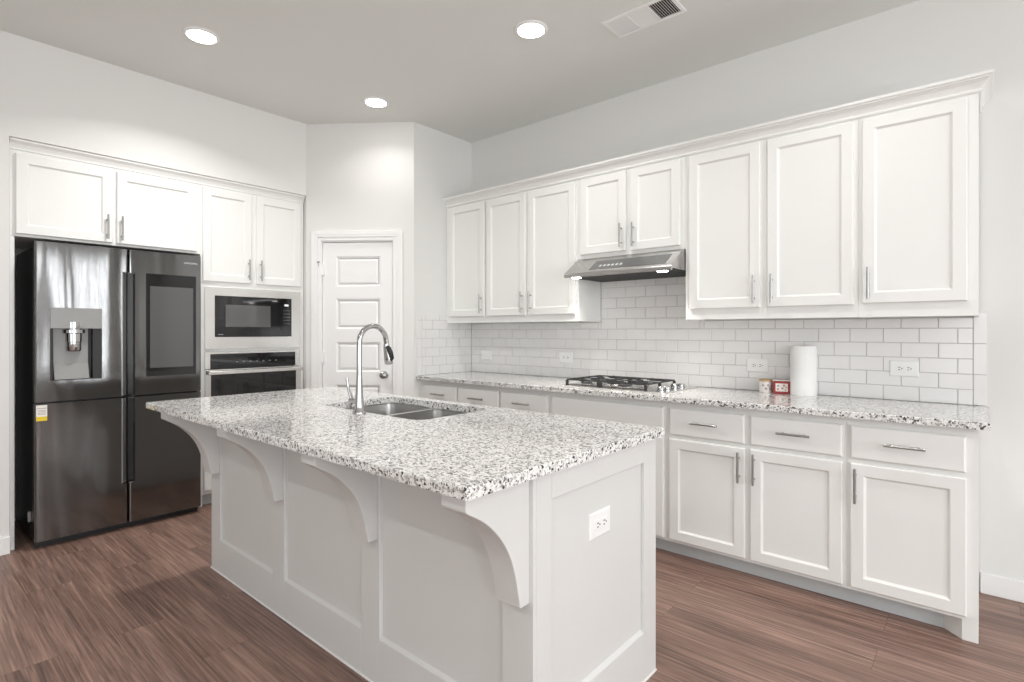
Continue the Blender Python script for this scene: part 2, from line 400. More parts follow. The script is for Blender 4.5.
def upper(name, label, x0, x1, zb, zt, doors, dep=.305, rz=0, origin=None, left_lip=False):
    """doors: (x0,x1,z0,z1,handle side) in world x"""
    t = thing(name, label, 'cabinet', origin or (x0, 0, zb), rz, 'upper cabinets')
    wd = x1 - x0; h = zt - zb
    m = MB().box(G, wd - G, -dep + .019, -.0125, .014, h).box(G, .017, -dep + .019, -.0125, 0, .014).box(wd - .017, wd - G, -dep + .019, -.0125, 0, .014)
    m.build('carcass', 'cab', t, bevel=.0012)
    MB().box(G, wd - G, -dep, -dep + .019, 0, h).build('face_frame', 'cab', t, bevel=.0004)
    for a, b, c, e, side in doors:
        hx = (b - x0 - .028) if side == 'r' else (a - x0 + .028)
        door(t, a - x0, b - x0, c - zb, e - zb, -dep, hx, c - zb + .10)
    return t
ZU, ZT = 1.350, 2.385
Z0, Z1 = 1.402, 2.336
upper('upper_cabinet', 'narrow single door white upper cabinet in the corner next to the pantry wall', 0.0, 0.474, ZU, ZT, [(.050, .468, Z0, Z1, 'r')])
upper('upper_cabinet', 'two door white upper cabinet directly left of the range hood', 0.474, 1.375, ZU, ZT, [(.490, .898, Z0, Z1, 'r'), (.928, 1.352, Z0, Z1, 'l')])
upper('upper_cabinet', 'short two door white upper cabinet directly above the range hood', 1.375, 2.155, 1.786, ZT, [(1.398, 1.752, 1.812, Z1 + .004, 'r'), (1.786, 2.123, 1.808, Z1 + .004, 'l')])
upper('upper_cabinet', 'tall two door white upper cabinet directly right of the range hood', 2.155, 3.056, ZU, ZT, [(2.182, 2.590, 1.414, Z1, 'r'), (2.628, 3.037, 1.414, Z1, 'l')])
upper('upper_cabinet', 'single door white upper cabinet at the open right end of the row', 3.056, 3.517, ZU, ZT, [(3.074, 3.478, 1.418, Z1, 'l')])
# crown moulding along the uppers
def crown(name, label, pts_path, prof):
    pass
prof = [(0.0, 2.352), (.006, 2.352), (.010, 2.358), (.010, 2.364), (.007, 2.367), (.012, 2.376), (.022, 2.390), (.034, 2.400), (.040, 2.403), (.040, 2.409), (.048, 2.411), (.050, 2.420), (.050, 2.424), (0.0, 2.424)]
YU, XE = -.3055, 3.5175
rings = []
for pt in prof: rings.append(pt)
cm = MB(); n = len(prof)
A = [(0.002, YU - p, z) for p, z in prof]; B = [(XE + p, YU - p, z) for p, z in prof]; Cc = [(XE + p, -.002, z) for p, z in prof]
cm.add(A + B + Cc, [(i, (i + 1) % n, n + (i + 1) % n, n + i) for i in range(n)] + [(n + i, n + (i + 1) % n, 2 * n + (i + 1) % n, 2 * n + i) for i in range(n)] + [tuple(range(n)), tuple(range(3 * n - 1, 2 * n - 1, -1))])
tag(cm.build('crown_molding', 'cab'), 'long white crown molding on top of the upper cabinets along the tiled wall', 'molding', 'crown moldings')

def base(name, label, x0, x1, drawers, doors, extra=None, end=False):
    t = thing(name, label, 'cabinet', (x0, 0, 0), 0, 'base cabinets'); wd = x1 - x0
    MB().box(G, wd - G, -.575, -.003, .086, .884).build('carcass', 'cab', t, bevel=.001)
    MB().box(G, wd - G, -.594, -.575, .086, .884).build('face_frame', 'cab', t, bevel=.0004)
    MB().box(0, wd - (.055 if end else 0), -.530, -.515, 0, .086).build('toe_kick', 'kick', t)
    for a, b in drawers: drawer(t, a - x0, b - x0, .696, .846, -.594)
    for a, b, side in doors:
        hx = (b - x0 - .026) if side == 'r' else (a - x0 + .022)
        door(t, a - x0, b - x0, .104, .674, -.594, hx, .576)
    return t
base('base_cabinet', 'narrow white base cabinet in the corner with one drawer, beside pantry wall', 0.0, 0.456, [(.062, .443)], [(.062, .443, 'r')])
base('base_cabinet', 'white base cabinet with two drawers left of the cooktop', 0.456, 1.344, [(.467, .884), (.906, 1.326)], [(.467, .884, 'r'), (.906, 1.326, 'l')])
t = base('base_cabinet', 'white base cabinet with one wide blank front under the cooktop', 1.344, 2.170, [], [(1.362, 1.745, 'r'), (1.768, 2.153, 'l')])
drawer(t, 1.362 - 1.344, 2.153 - 1.344, .696, .846, -.594, False, 'false_front')
base('base_cabinet', 'white base cabinet with two drawers over two doors right of the cooktop', 2.170, 3.052, [(2.189, 2.598), (2.627, 3.036)], [(2.189, 2.600, 'r'), (2.627, 3.036, 'l')])
t = base('base_cabinet', 'white base cabinet with one drawer and door at the open right end', 3.052, 3.517, [(3.068, 3.477)], [(3.068, 3.479, 'l')], end=True)
MB().prism([(.349, -.5305), (.412, -.594), (.464, -.594), (.464, -.003), (.40, -.003), (.40, -.5305)], 0, .0855, 'z').build('end_foot', 'cab', t, bevel=.0015)

# back countertop
tag(slab_mesh('countertop', 'granite', (0.002, 3.553, -.648, -.010), None, [], .884, .914), 'long speckled granite countertop along the tiled wall', 'countertop', 'granite countertops')

# ------------------------------------------------------------------ backsplash (bevelled tiles on a grout bed)
TH, TW, GR = .0762, .1545, .0014
def tiles(mb, s0, s1, zlo, zhi, place, joint, rows0=0, z0=.914):
    r = 0; z = z0
    while z < zhi - .004:
        zt = min(z + TH, zhi)
        if zt > zlo + .004:
            off = joint(r); import_k = math.floor((s0 - off) / TW); a = off + import_k * TW
            while a < s1 - .002:
                l, h = max(a, s0), min(a + TW, s1)
                if h - l > .008: place(mb, l + GR, h - GR, max(z, zlo) + GR, zt - GR)
                a += TW
        z += TH; r += 1
def place_back(mb, a, b, c, d): mb.panel(a, b, c, d, -.002, [(0, 0), (0, .0065), (.0016, .008), (.002, .008)])
def joint_back(r): return 3.360 if r % 2 == 1 else 3.4365     # rows from the counter: row 5 (top) has joints at 3.360
bs = thing('backsplash', 'white subway tile backsplash along the long wall behind the cooktop', 'backsplash', (0, 0, .914), 0, 'tile backsplashes')
def shift(mb):
    mb.v = [(x, y, z - .914) for x, y, z in mb.v]; return mb
tl = MB()
R5 = .914 + 5 * TH
tiles(tl, .010, 3.495, 0, R5, place_back, joint_back)
for s0_, s1_, top_ in ((.010, 1.375, 1.3485), (1.375, 2.155, 1.783), (2.155, 3.495, 1.3485)):
    tiles(tl, s0_, s1_, R5 + .0001, top_, place_back, joint_back)
shift(tl).build('tile_field', 'tile', bs)
et = MB()
for i in range(3): place_back(et, 3.495 + GR, 3.545, .914 + i * .1524 + GR, .914 + (i + 1) * .1524 - GR)
shift(et).build('edge_tile', 'tile', bs)
shift(MB().box(.009, 3.544, -.0055, -.0012, .9145, 1.348).box(1.376, 2.154, -.0055, -.0012, 1.348, 1.783)).build('grout', 'grout', bs)
bs2 = thing('backsplash', 'narrow white tile panel on the short side wall left of the corner', 'backsplash', (0, 0, .914), 0, 'tile backsplashes')
def place_side(mb, a, b, c, d):
    m2 = MB().panel(a, b, c, d, -.002, [(0, 0), (0, .0065), (.0016, .008), (.002, .008)])
    mb.add([(-y, x, z) for x, y, z in m2.v], m2.f)
t2 = MB(); tiles(t2, -.590, -.010, 0, 1.418, place_side, lambda r: -.010 if r % 2 else -.087)
shift(t2).build('tile_field', 'tile', bs2)
e2 = MB()
for i in range(3): place_side(e2, -.640, -.590 - GR, .914 + i * .1524 + GR, .914 + (i + 1) * .1524 - GR)
place_side(e2, -.640, -.590 - GR, 1.3712 + GR, 1.418)
shift(e2).build('edge_tile', 'tile', bs2)
shift(MB().box(.0012, .0055, -.639, -.002, .9145, 1.417)).build('grout', 'grout', bs2)

# ------------------------------------------------------------------ outlets
def outlet(label, loc, rz, slots=True):
    t = thing('outlet', label, 'outlet', loc, rz, 'wall outlets')
    MB().panel(-.0625, .0625, -.0415, .0415, 0, [(0, 0), (0, .003), (.004, .006), (.006, .006)]).build('cover_plate', 'plastic', t)
    if slots:
        r = MB().panel(-.034, .034, -.0165, .0165, -.006, [(0, 0), (0, .0015), (.001, .002), (.002, .002)]).build('receptacle', 'plastic', t)
        for cx in (-.0195, .0195):
            MB().box(cx - .006, cx + .004, -.0085, -.0078, .0045, .0075).build('slot', 'slot', r)
            MB().box(cx - .006, cx + .003, -.0085, -.0078, -.0075, -.0045).build('slot', 'slot', r)
            MB().lathe([(.0028, -.0085), (.0028, -.0078)], (cx + .010, 0, 0), 10, 'y').build('ground_hole', 'slot', r)
    else:
        MB().panel(-.034, .034, -.0165, .0165, -.006, [(0, 0), (0, .0015), (.001, .002), (.002, .002)]).build('rocker', 'plastic', t)
    return t
outlet('white outlet on the tiles in the corner under the two door upper cabinet', (.200, -.010, 1.066), 0, False)
outlet('white outlet on the tiles just left of the cooktop', (1.058, -.010, 1.073), 0)
outlet('white outlet on the tiles above the small ceramic jar', (2.486, -.010, 1.070), 0)
outlet('white outlet on the tiles right of the paper towel roll', (3.219, -.010, 1.083), 0)

# ------------------------------------------------------------------ island
IX0, IX1, IY0, IY1 = 0.370, 2.593, -2.355, -1.612
T = .013
isl = thing('kitchen_island', 'white panelled kitchen island base under the big granite slab', 'island', (0, 0, 0))
b = MB()
b.box(IX0 + T, IX1 - T, IY0 + T, IY0 + .032, 0, .884).box(IX0 + T, IX1 - T, IY1 - .03, IY1 - T, .09, .884)
b.box(IX0 + T, IX0 + .032, IY0 + .032, IY1 - .03, 0, .884).box(IX1 - .032, IX1 - T, IY0 + .032, IY1 - .03, 0, .884)
b.box(IX0 + .032, IX1 - .032, IY0 + .032, IY1 - .03, .09, .105)
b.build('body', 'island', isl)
fr = MB(); ST = .115
for s in (IX0, 1.070, 1.774, IX1 - ST): fr.box(s, s + ST, IY0, IY0 + T + .001, 0, .884)
for s in ((IX0 + ST, 1.070), (1.070 + ST, 1.774), (1.774 + ST, IX1 - ST)):
    fr.box(s[0], s[1], IY0, IY0 + T + .001, 0, .173).box(s[0], s[1], IY0, IY0 + T + .001, .835, .884)
    # small bevelled bead inside each recess
    fr.prism([(IY0 + T, .173), (IY0 + .002, .173), (IY0 + T, .182)], s[0], s[1], 'x')
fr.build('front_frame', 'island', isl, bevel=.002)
for xs_, xe_ in ((IX1 - T, IX1), (IX0, IX0 + T)):
    e = MB(); e.box(xs_, xe_, IY0 + .014, -2.270, 0, .884).box(xs_, xe_, -1.708, IY1, 0, .884)
    e.box(xs_, xe_, -2.270, -1.708, 0, .180).box(xs_, xe_, -2.270, -1.708, .800, .884)
    if xs_ > 1:
        e.prism([(IX1 - T, .180), (IX1 - .002, .180), (IX1 - T, .192)], -2.27, -1.708, 'y')
    e.build('end_frame', 'island', isl, bevel=.002)
MB().box(IX0 - .003, IX1 + .003, IY0 - .003, IY0, 0, .007).box(IX1, IX1 + .003, IY0, IY1, 0, .007).build('base_trim', 'trim', isl)
for i, (a, bb) in enumerate([(.392, 1.108), (1.124, 1.84), (1.856, 2.571)]):
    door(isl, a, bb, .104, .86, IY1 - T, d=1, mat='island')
def corbel(xc):
    P = [(0, .884), (.244, .884), (.244, .843), (.2425, .838), (.238, .8345)]
    K = [(.240, .836), (.232, .8305), (.214, .8205), (.175, .795), (.138, .762), (.103, .720), (.076, .672), (.058, .620), (.047, .570), (.040, .540)]
    for i in range(1, len(K) - 1):             # smooth concave sweep down to the foot
        p0, p1, p2, p3 = K[i - 1], K[i], K[i + 1], K[min(i + 2, len(K) - 1)]
        for t_ in (0, .25, .5, .75):
            P.append(tuple(.5 * (2 * p1[c] + (p2[c] - p0[c]) * t_ + (2 * p0[c] - 5 * p1[c] + 4 * p2[c] - p3[c]) * t_ ** 2 + (3 * p1[c] - p0[c] - 3 * p2[c] + p3[c]) * t_ ** 3) for c in (0, 1)))
    P += [(.0395, .536), (.039, .529), (0, .529)]
    w = .045
    m = MB().prism([(IY0 - d, z) for d, z in P], xc - w, xc + w, 'x')
    return m.build('corbel', 'island', isl, bevel=.0025, ang=50)
for xc in (.4275, 1.1275, 1.8315, 2.534): corbel(xc)
SKX0, SKX1, SKY0, SKY1 = 1.035, 1.785, -2.092, -1.655
tag(slab_mesh('countertop', 'granite', (.2613, 2.6157, -2.6324, -1.5815), None, [rrect(SKX0, SKX1, SKY0, SKY1, .06, 0)], .884, .914), 'speckled granite slab with sink cutout on the kitchen island', 'countertop', 'granite countertops')
outlet('white outlet on the end panel of the kitchen island', (IX1 - T, -1.994, .655), PI / 2)

# sink
sk = thing('sink', 'double bowl stainless sink set into the island granite', 'sink', (1.41, -1.873, .66))
def S(m):
    m.v = [(x - 1.41, y + 1.873, z - .66) for x, y, z in m.v]; return m
b1 = (SKX0 + .004, 1.398, SKY0 + .002, SKY1 - .004); b2 = (1.422, SKX1 - .002, SKY0 + .002, SKY1 - .004)
fl = slab_mesh('sink_rim', 'sink', (SKX0 - .02, SKX1 + .02, SKY0 - .02, SKY1 + .02), None, [rrect(*b1, .055, 0), rrect(*b2, .055, 0)], .874 - .66, .8835 - .66, .001, sk)
for v in fl.data.vertices: v.co.x -= 1.41; v.co.y += 1.873
for bb in (b1, b2):
    rings = []
    for ins, z, r in ((0, .876, .055), (.004, .80, .055), (.008, .72, .06), (.014, .700, .06), (.028, .686, .06), (.05, .680, .06)):
        rings.append(rrect(bb[0] + ins, bb[1] - ins, bb[2] + ins, bb[3] - ins, max(r, ins), z))
    m = MB().loops(rings, cap0=False)
    bo = S(m).build('bowl', 'sink', sk, smooth=True)
    S(MB().lathe([(.045, .681), (.042, .684), (.030, .682), (.001, .6815)], ((bb[0] + bb[1]) / 2, (bb[2] + bb[3]) / 2, 0), 24)).build('drain', 'chrome', bo, smooth=True)

# faucet
fc = thing('faucet', 'tall chrome gooseneck faucet standing by the island sink', 'faucet', (1.42, -2.128, .9142))
MB().lathe([(.030, 0), (.030, .006), (.026, .012), (.0215, .03), (.019, .06), (.0165, .085), (.0145, .115), (.013, .15), (.0125, .17)], n=28).build('base', 'chrome', fc, smooth=True)
pts = [(0, 0, .165), (0, 0, .22), (0, 0, .28), (0, .0005, .308)]
cy_, cz_, R_ = .073, .317, .072
for i in range(0, 21):
    a = math.radians(180 - 172 * i / 20); pts.append((0, cy_ + R_ * math.cos(a), cz_ + R_ * math.sin(a)))
pts.append((0, .1475, .300))
MB().tube(pts, .0118, 16).build('spout', 'chrome', fc, smooth=True)
sp = MB().tube([(0, .1465, .306), (0, .148, .292), (0, .152, .268), (0, .157, .238), (0, .160, .216), (0, .1605, .211)], [.0135, .0145, .0165, .0185, .0190, .017], 18).build('spray_head', 'chrome', fc, smooth=True)
MB().tube([(.008, .141, .296), (.013, .149, .286), (.0165, .157, .264), (.0165, .163, .240), (.010, .163, .224)], [.008, .0115, .0125, .0125, .006], 14).build('spray_button', 'black', sp, smooth=True)
hd = MB().tube([(-.014, 0, .050), (-.050, 0, .050), (-.062, 0, .050), (-.070, 0, .050)], [.012, .0125, .0165, .012], 14)
hd.tube([(-.062, 0, .058), (-.066, -.004, .080), (-.074, -.008, .105), (-.078, -.010, .130), (-.082, -.010, .152)], [.0095, .0075, .0060, .0055, .0065], 10)
hd.tube([(-.062, 0, .046), (-.068, -.003, .025), (-.070, -.004, .012)], [.009, .0075, .006], 10)
hd.build('lever_handle', 'chrome', fc, smooth=True)

# ------------------------------------------------------------------ left run: local frame with x = world y, front at -y
LX = -1.40
def L(name, label, cat, y0, z=0, group=None): return thing(name, label, cat, (LX, y0, z), PI / 2, group)
def lx(wx): return -(wx - LX)      # world x -> local y
FF = lx(-.760)                      # face frame front
# cabinet above the refrigerator
ya, yb_ = -3.034, -2.014
t = L('upper_cabinet', 'wide two door white cabinet directly above the dark refrigerator', 'cabinet', ya, 1.838, 'upper cabinets')
wd = yb_ - ya
MB().box(G, wd - G, FF + .019, 0, 0, .555).build('carcass', 'cab', t, bevel=.001)
MB().box(G, wd - G, FF, FF + .019, 0, .555).build('face_frame', 'cab', t, bevel=.0004)
for a, b_, s in ((-3.009, -2.541, 'r'), (-2.518, -2.041, 'l')):
    hx = (b_ - ya - .030) if s == 'r' else (a - ya + .024)
    door(t, a - ya, b_ - ya, 1.852 - 1.838, 2.322 - 1.838, FF, hx, 1.95 - 1.838)
# panel left of the refrigerator and between refrigerator and ovens
sp_ = L('end_panel', 'narrow white cabinet panel left of the refrigerator', 'panel', -3.034); sp_['group'] = 'tall side panels'
MB().box(0, .022, FF, -.0, 0, 1.837).build('side_board', 'trim', sp_, bevel=.0015)
# tall oven cabinet
ya, yb_ = -2.013, -1.222
t = L('oven_cabinet', 'tall white cabinet housing the microwave and wall oven', 'cabinet', ya)
wd = yb_ - ya
c = MB().box(G, .020, FF + .019, 0, .0, 2.393).box(wd - .020, wd - G, FF + .019, 0, .0, 2.393)
c.box(.020, wd - .020, FF + .019, 0, 1.62, 1.64).box(.020, wd - .020, FF + .019, 0, 2.37, 2.393).box(.020, wd - .020, -.02, 0, .1, 2.37)
c.box(.020, wd - .020, FF + .019, -.02, 1.128, 1.142).box(.020, wd - .020, FF + .019, -.02, .40, .42)
c.build('carcass', 'cab', t, bevel=.001)
f = MB(); oy0, oy1 = -1.984 - ya, -1.266 - ya
f.box(G, oy0, FF, FF + .019, .09, 2.393).box(oy1, wd - G, FF, FF + .019, .09, 2.393)
f.box(oy0, oy1, FF, FF + .019, 1.605, 2.393).box(oy0, oy1, FF, FF + .019, 1.128, 1.148).box(oy0, oy1, FF, FF + .019, .09, .44)
f.build('face_frame', 'cab', t, bevel=.0004)
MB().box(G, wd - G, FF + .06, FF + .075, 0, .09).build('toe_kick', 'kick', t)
for a, b_, s in ((-2.001, -1.652, 'r'), (-1.614, -1.252, 'l')):
    hx = (b_ - ya - .028) if s == 'r' else (a - ya + .026)
    door(t, a - ya, b_ - ya, 1.645, 2.328, FF, hx, 1.75)
drawer(t, -1.995 - ya, -1.255 - ya, .115, .425, FF)
# crown over the left run
profL = [(0, 2.342), (.004, 2.342), (.008, 2.347), (.006, 2.352), (.010, 2.362), (.018, 2.376), (.030, 2.388), (.034, 2.391), (.034, 2.403), (0, 2.403)]
profL = [(lx(-.7605) - p, z) for p, z in profL]
lc = MB().prism(profL, 0, -1.224 + 3.035, 'x').build('crown_molding', 'cab'); lc.location = (LX, -3.035, 0); lc.rotation_euler = (0, 0, PI / 2)
tag(lc, 'white crown molding over the refrigerator and oven cabinets under the wall edge', 'molding', 'crown moldings')

# microwave
mw = L('microwave', 'built in stainless microwave with black glass above the oven', 'microwave', -1.988, 1.148)
W = .727; FM = lx(-.736)
gx0, gx1, gz0, gz1 = -1.923 + 1.988, -1.336 + 1.988, 1.236 - 1.148, 1.543 - 1.148
fm = MB()
fm.box(0, gx0, FM, FF - .0005, 0, .456).box(gx1, W, FM, FF - .0005, 0, .456).box(gx0, gx1, FM, FF - .0005, 0, gz0).box(gx0, gx1, FM, FF - .0005, gz1, .456)
fm.build('trim_frame', 'steel', mw)
MB().box(gx0 + .02, gx1 - .02, FF, -.10, gz0, gz1).build('oven_case', 'black', mw)
dd = MB().box(gx0 + .001, gx1 - .001, FM - .003, FF, gz0 + .001, gz1 - .001).build('door', 'glass', mw, bevel=.001)
MB().box(gx0 + .075, gx1 - .175, FM - .0034, FM - .003, gz0 + .075, gz1 - .065).build('door_window', 'oven_win', dd)
MB().box(gx1 - .060, gx1 - .028, FM - .0036, FM - .003, gz1 - .062, gz1 - .048).build('display', 'display', mw)
for i in range(5):
    for j in range(3): MB().box(gx1 - .066 + j * .02, gx1 - .056 + j * .02, FM - .0034, FM - .003, gz1 - .10 - i * .026, gz1 - .096 - i * .026).build('button', 'ink', mw)
MB().box(gx0 + .022, gx0 + .058, FM - .0034, FM - .003, gz0 + .016, gz0 + .022).build('badge', 'ink', mw)
# wall oven
ov = L('wall_oven', 'stainless wall oven with black glass under the microwave', 'oven', -1.988, .445)
z = lambda v: v - .445
gx0, gx1 = -1.954 + 1.988, -1.304 + 1.988
MB().box(gx0, gx1, FF, -.08, .0, z(1.12)).build('oven_case', 'black', ov)
fo = MB().box(0, gx0, FM, FF - .0005, z(1.002), z(1.127)).box(gx1, W, FM, FF - .0005, z(1.002), z(1.127)).box(gx0, gx1, FM, FF - .0005, z(1.112), z(1.127))
fo.build('trim_frame', 'steel', ov)
MB().box(gx0 + .001, gx1 - .001, FM - .002, FF, z(1.003), z(1.111)).build('control_panel', 'glass', ov)
for i in range(7): MB().box(gx0 + .18 + i * .05, gx0 + .195 + i * .05, FM - .0024, FM - .002, z(1.048), z(1.052)).build('button', 'ink', ov)
od = MB().box(0, gx0, FM - .012, FF - .0005, 0, z(.998)).box(gx1, W, FM - .012, FF - .0005, 0, z(.998)).box(gx0, gx1, FM - .012, FF - .0005, 0, z(.52)).box(gx0, gx1, FM - .012, FF - .0005, z(.985), z(.998)).build('door', 'steel', ov)
MB().box(gx0 + .001, gx1 - .001, FM - .010, FF, z(.521), z(.984)).build('door_glass', 'glass', od)
hb = MB().box(.002, W - .002, FM - .062, FM - .040, z(.962), z(.990))
for s in (.03, W - .05): hb.box(s, s + .02, FM - .041, FM - .012, z(.966), z(.986))
hb.build('handle', 'steel', od, bevel=.004)

# ------------------------------------------------------------------ refrigerator
FY0, FY1 = -2.938, -2.045
fg = L('refrigerator', 'dark stainless four door refrigerator with water dispenser and screen', 'refrigerator', FY0)
fy = lambda wy: wy - FY0
FD, FBK = lx(-.650), lx(-.712)       # door front, door back
W = FY1 - FY0
MB().box(.004, W - .004, lx(-.718), -.06, .03, 1.785).build('body', 'black', fg, bevel=.003)
MB().box(.006, W - .006, lx(-.705), lx(-.72), .0, .042).build('kick_grille', 'black', fg)
MB().box(.05, .12, lx(-.68), lx(-.72), 1.785, 1.803).box(W - .12, W - .05, lx(-.68), lx(-.72), 1.785, 1.803).build('hinge_cover', 'black', fg, bevel=.003)
MB().box(-.012, .003, lx(-.80), lx(-.785), .14, .20).build('side_bracket', 'nickel', fg)
mid = fy(-2.478); gap = .0035; cz, cd, cw = (.30, 1.66), .034, .030
def door_poly(a, b, grip):
    """plan section, rounded outer corners, chamfered at the grip side"""
    r = .010
    pts = [(a, FBK), (b, FBK)]
    if grip == 'r': pts += [(b, FD + cd), (b - cw, FD)]
    else:
        for i in range(4):
            t_ = math.radians(90 * i / 3); pts.append((b - r + r * math.cos(t_), FD + r - r * math.sin(t_)))
    if grip == 'l': pts += [(a + cw, FD), (a, FD + cd)]
    else:
        for i in range(4):
            t_ = math.radians(90 * i / 3); pts.append((a + r - r * math.sin(t_), FD + r - r * math.cos(t_)))
    return pts
def fdoor(name, a, b, z0, z1, grip, gz, hole=None):
    m = MB(); g = (max(z0, gz[0]), min(z1, gz[1]))
    if hole is None:
        if g[0] > z0: m.prism(door_poly(a, b, None), z0, g[0], 'z')
        m.prism(door_poly(a, b, grip), g[0], g[1], 'z')
        if g[1] < z1: m.prism(door_poly(a, b, None), g[1], z1, 'z')
    else:
        hx0, hx1, hz0, hz1 = hole
        m.prism(door_poly(a, b, grip), z0, hz0, 'z')
        m.prism([(a, FBK), (hx0, FBK), (hx0, FD), (a + .010, FD), (a + .005, FD + .0013), (a + .0013, FD + .005), (a, FD + .010)], hz0, hz1, 'z')
        m.prism([(hx1, FBK), (b, FBK), (b, FD + cd), (b - cw, FD), (hx1, FD)], hz0, hz1, 'z')
        m.box(hx0, hx1, FBK, FBK - .004, hz0, hz1)
        m.prism(door_poly(a, b, grip), hz1, g[1], 'z'); m.prism(door_poly(a, b, None), g[1], z1, 'z')
    return m.build(name, 'fridge', fg)
dh = (fy(-2.869), fy(-2.618), .984, 1.420)
ul = fdoor('door', 0, mid - gap, .862, 1.808, 'r', cz, dh)
ur = fdoor('door', mid + gap, W, .862, 1.808, 'l', cz)
ll = fdoor('door', 0, mid - gap, .045, .852, 'r', cz)
lr = fdoor('door', mid + gap, W, .045, .852, 'l', cz)
# bright grip faces
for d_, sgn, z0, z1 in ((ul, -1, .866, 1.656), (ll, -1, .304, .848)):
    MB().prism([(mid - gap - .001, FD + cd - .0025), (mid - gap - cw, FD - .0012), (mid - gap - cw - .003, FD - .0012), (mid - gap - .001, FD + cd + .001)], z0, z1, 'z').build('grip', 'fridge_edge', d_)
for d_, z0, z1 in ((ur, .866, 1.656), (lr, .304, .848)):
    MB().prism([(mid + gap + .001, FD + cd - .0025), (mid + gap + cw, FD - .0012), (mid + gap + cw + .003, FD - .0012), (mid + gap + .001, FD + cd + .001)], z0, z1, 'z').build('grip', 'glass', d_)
# dispenser
hx0, hx1, hz0, hz1 = dh
dp = MB().box(hx0 + .001, hx1 - .001, FD - .001, FD + .05, 1.296, hz1 - .001).build('dispenser_panel', 'grey_plastic', ul, bevel=.001)
cv = MB().box(hx0, hx0 + .012, FD + .004, FBK - .005, hz0, 1.296).box(hx1 - .045, hx1, FD + .006, FBK - .005, hz0, 1.296).box(hx0 + .012, hx1 - .045, FBK - .012, FBK - .005, hz0, 1.296).box(hx0 + .012, hx1 - .045, FD + .004, FBK - .012, hz0, hz0 + .006)
cv.build('dispenser_recess', 'black', ul)
MB().prism([(FD + .006, hz0 + .006), (FBK - .014, hz0 + .02), (FBK - .014, 1.296), (FBK - .016, 1.296), (FBK - .020, hz0 + .10)], hx0 + .022, hx1 - .062, 'x').build('dispenser_back', 'grey_plastic', ul)
nx = hx0 + .105
MB().lathe([(.046, 1.335), (.046, 1.300), (.040, 1.297), (.040, 1.291), (.055, 1.288), (.055, 1.268), (.041, 1.264), (.040, 1.215), (.037, 1.212), (.038, 1.166), (.034, 1.158)], (nx + .012, FD + .036, 0), 24).build('nozzle', 'chrome', ul, smooth=True)
# screen on the right door
sx0, sx1 = fy(-2.381), fy(-2.079)
sc_ = MB().box(sx0, sx1, FD - .003, FD + .002, .980, 1.662).build('screen', 'glass', ur, bevel=.001)
MB().box(fy(-2.358), fy(-2.098), FD - .0034, FD - .003, 1.036, 1.579).build('display', 'screen', sc_)
text('logo', 'SAMSUNG', .0165, 'logo', ur, (fy(-2.113), FD - .0008, 1.7515), Matrix.Rotation(PI / 2, 4, 'X'), wide=.083)
st = MB().box(fy(-2.932), fy(-2.882), FD - .0012, FD + .001, .753, .845).build('sticker', 'cream', ll)
MB().box(fy(-2.932), fy(-2.882), FD - .0016, FD - .0012, .753, .778).build('yellow_band', 'yellow', st)
il = MB()
for i in range(4): il.box(fy(-2.925), fy(-2.889), FD - .0016, FD - .0012, .790 + i * .008, .7925 + i * .008)
il.box(fy(-2.930), fy(-2.884), FD - .0016, FD - .0012, .825, .828)
il.build('print_lines', 'ink', st)

# ------------------------------------------------------------------ range hood
hd_ = thing('range_hood', 'under cabinet stainless range hood over the cooktop', 'range hood', (1.765, 0, 1.64))
hx0, hx1 = -.379, .386
sec = [(-.010, .004), (-.49, .004), (-.500, .0), (-.503, .003), (-.503, .046), (-.332, .142), (-.010, .142)]
MB().prism([(-.012, .012), (-.485, .012), (-.485, .0), (-.500, .0), (-.503, .003), (-.503, .022), (-.500, .028), (-.332, .140), (-.312, .144), (-.012, .144)], hx0, hx1, 'x').build('canopy', 'hood', hd_, bevel=.0015)
MB().box(hx0 + .006, hx1 - .006, -.483, -.02, .004, .0115).build('underside', 'duct', hd_)
# dark control strip on the slope
n_ = Vector((0, -(.140 - .046), -(.168))).normalized(); 
def slope(x, t_, out):    # t_ 0 at the lip, 1 at the top
    y = -.500 + .168 * t_; z_ = .028 + .112 * t_
    nn = Vector((0, -.112, .168)).normalized()
    return (x, y + nn.y * out, z_ + nn.z * out)
cs = MB(); a, b_ = -.20, .335
cs.add([slope(a, .14, 0), slope(b_, .14, 0), slope(b_, .74, 0), slope(a, .74, 0), slope(a, .14, .0015), slope(b_, .14, .0015), slope(b_, .74, .0015), slope(a, .74, .0015)],
       [(0, 1, 2, 3), (7, 6, 5, 4), (0, 4, 5, 1), (1, 5, 6, 2), (2, 6, 7, 3), (3, 7, 4, 0)])
cso = cs.build('control_strip', 'screen', hd_)
kb = MB()
for i in range(6):
    x_ = -.14 + i * .03; kb.add([slope(x_, .30, .002), slope(x_ + .018, .30, .002), slope(x_ + .018, .42, .002), slope(x_, .42, .002)], [(0, 1, 2, 3)])
kb.build('button', 'logo', cso)
for x_ in (-.325, .300):
    l_ = MB().lathe([(.032, .0), (.030, -.004), (.001, -.0045)], (x_, -.435, .004), 20).build('lamp', 'hoodlens', hd_)
    li = D.lights.new('hood_lamp_light', 'AREA'); li.shape = 'DISK'; li.size = .06; li.energy = P_HOOD; li.color = (1, .95, .88); li.spread = math.radians(85)
    lo = D.objects.new('hood_lamp_light', li); COL.objects.link(lo); lo.parent = hd_; lo.location = (x_, -.435, -.004)

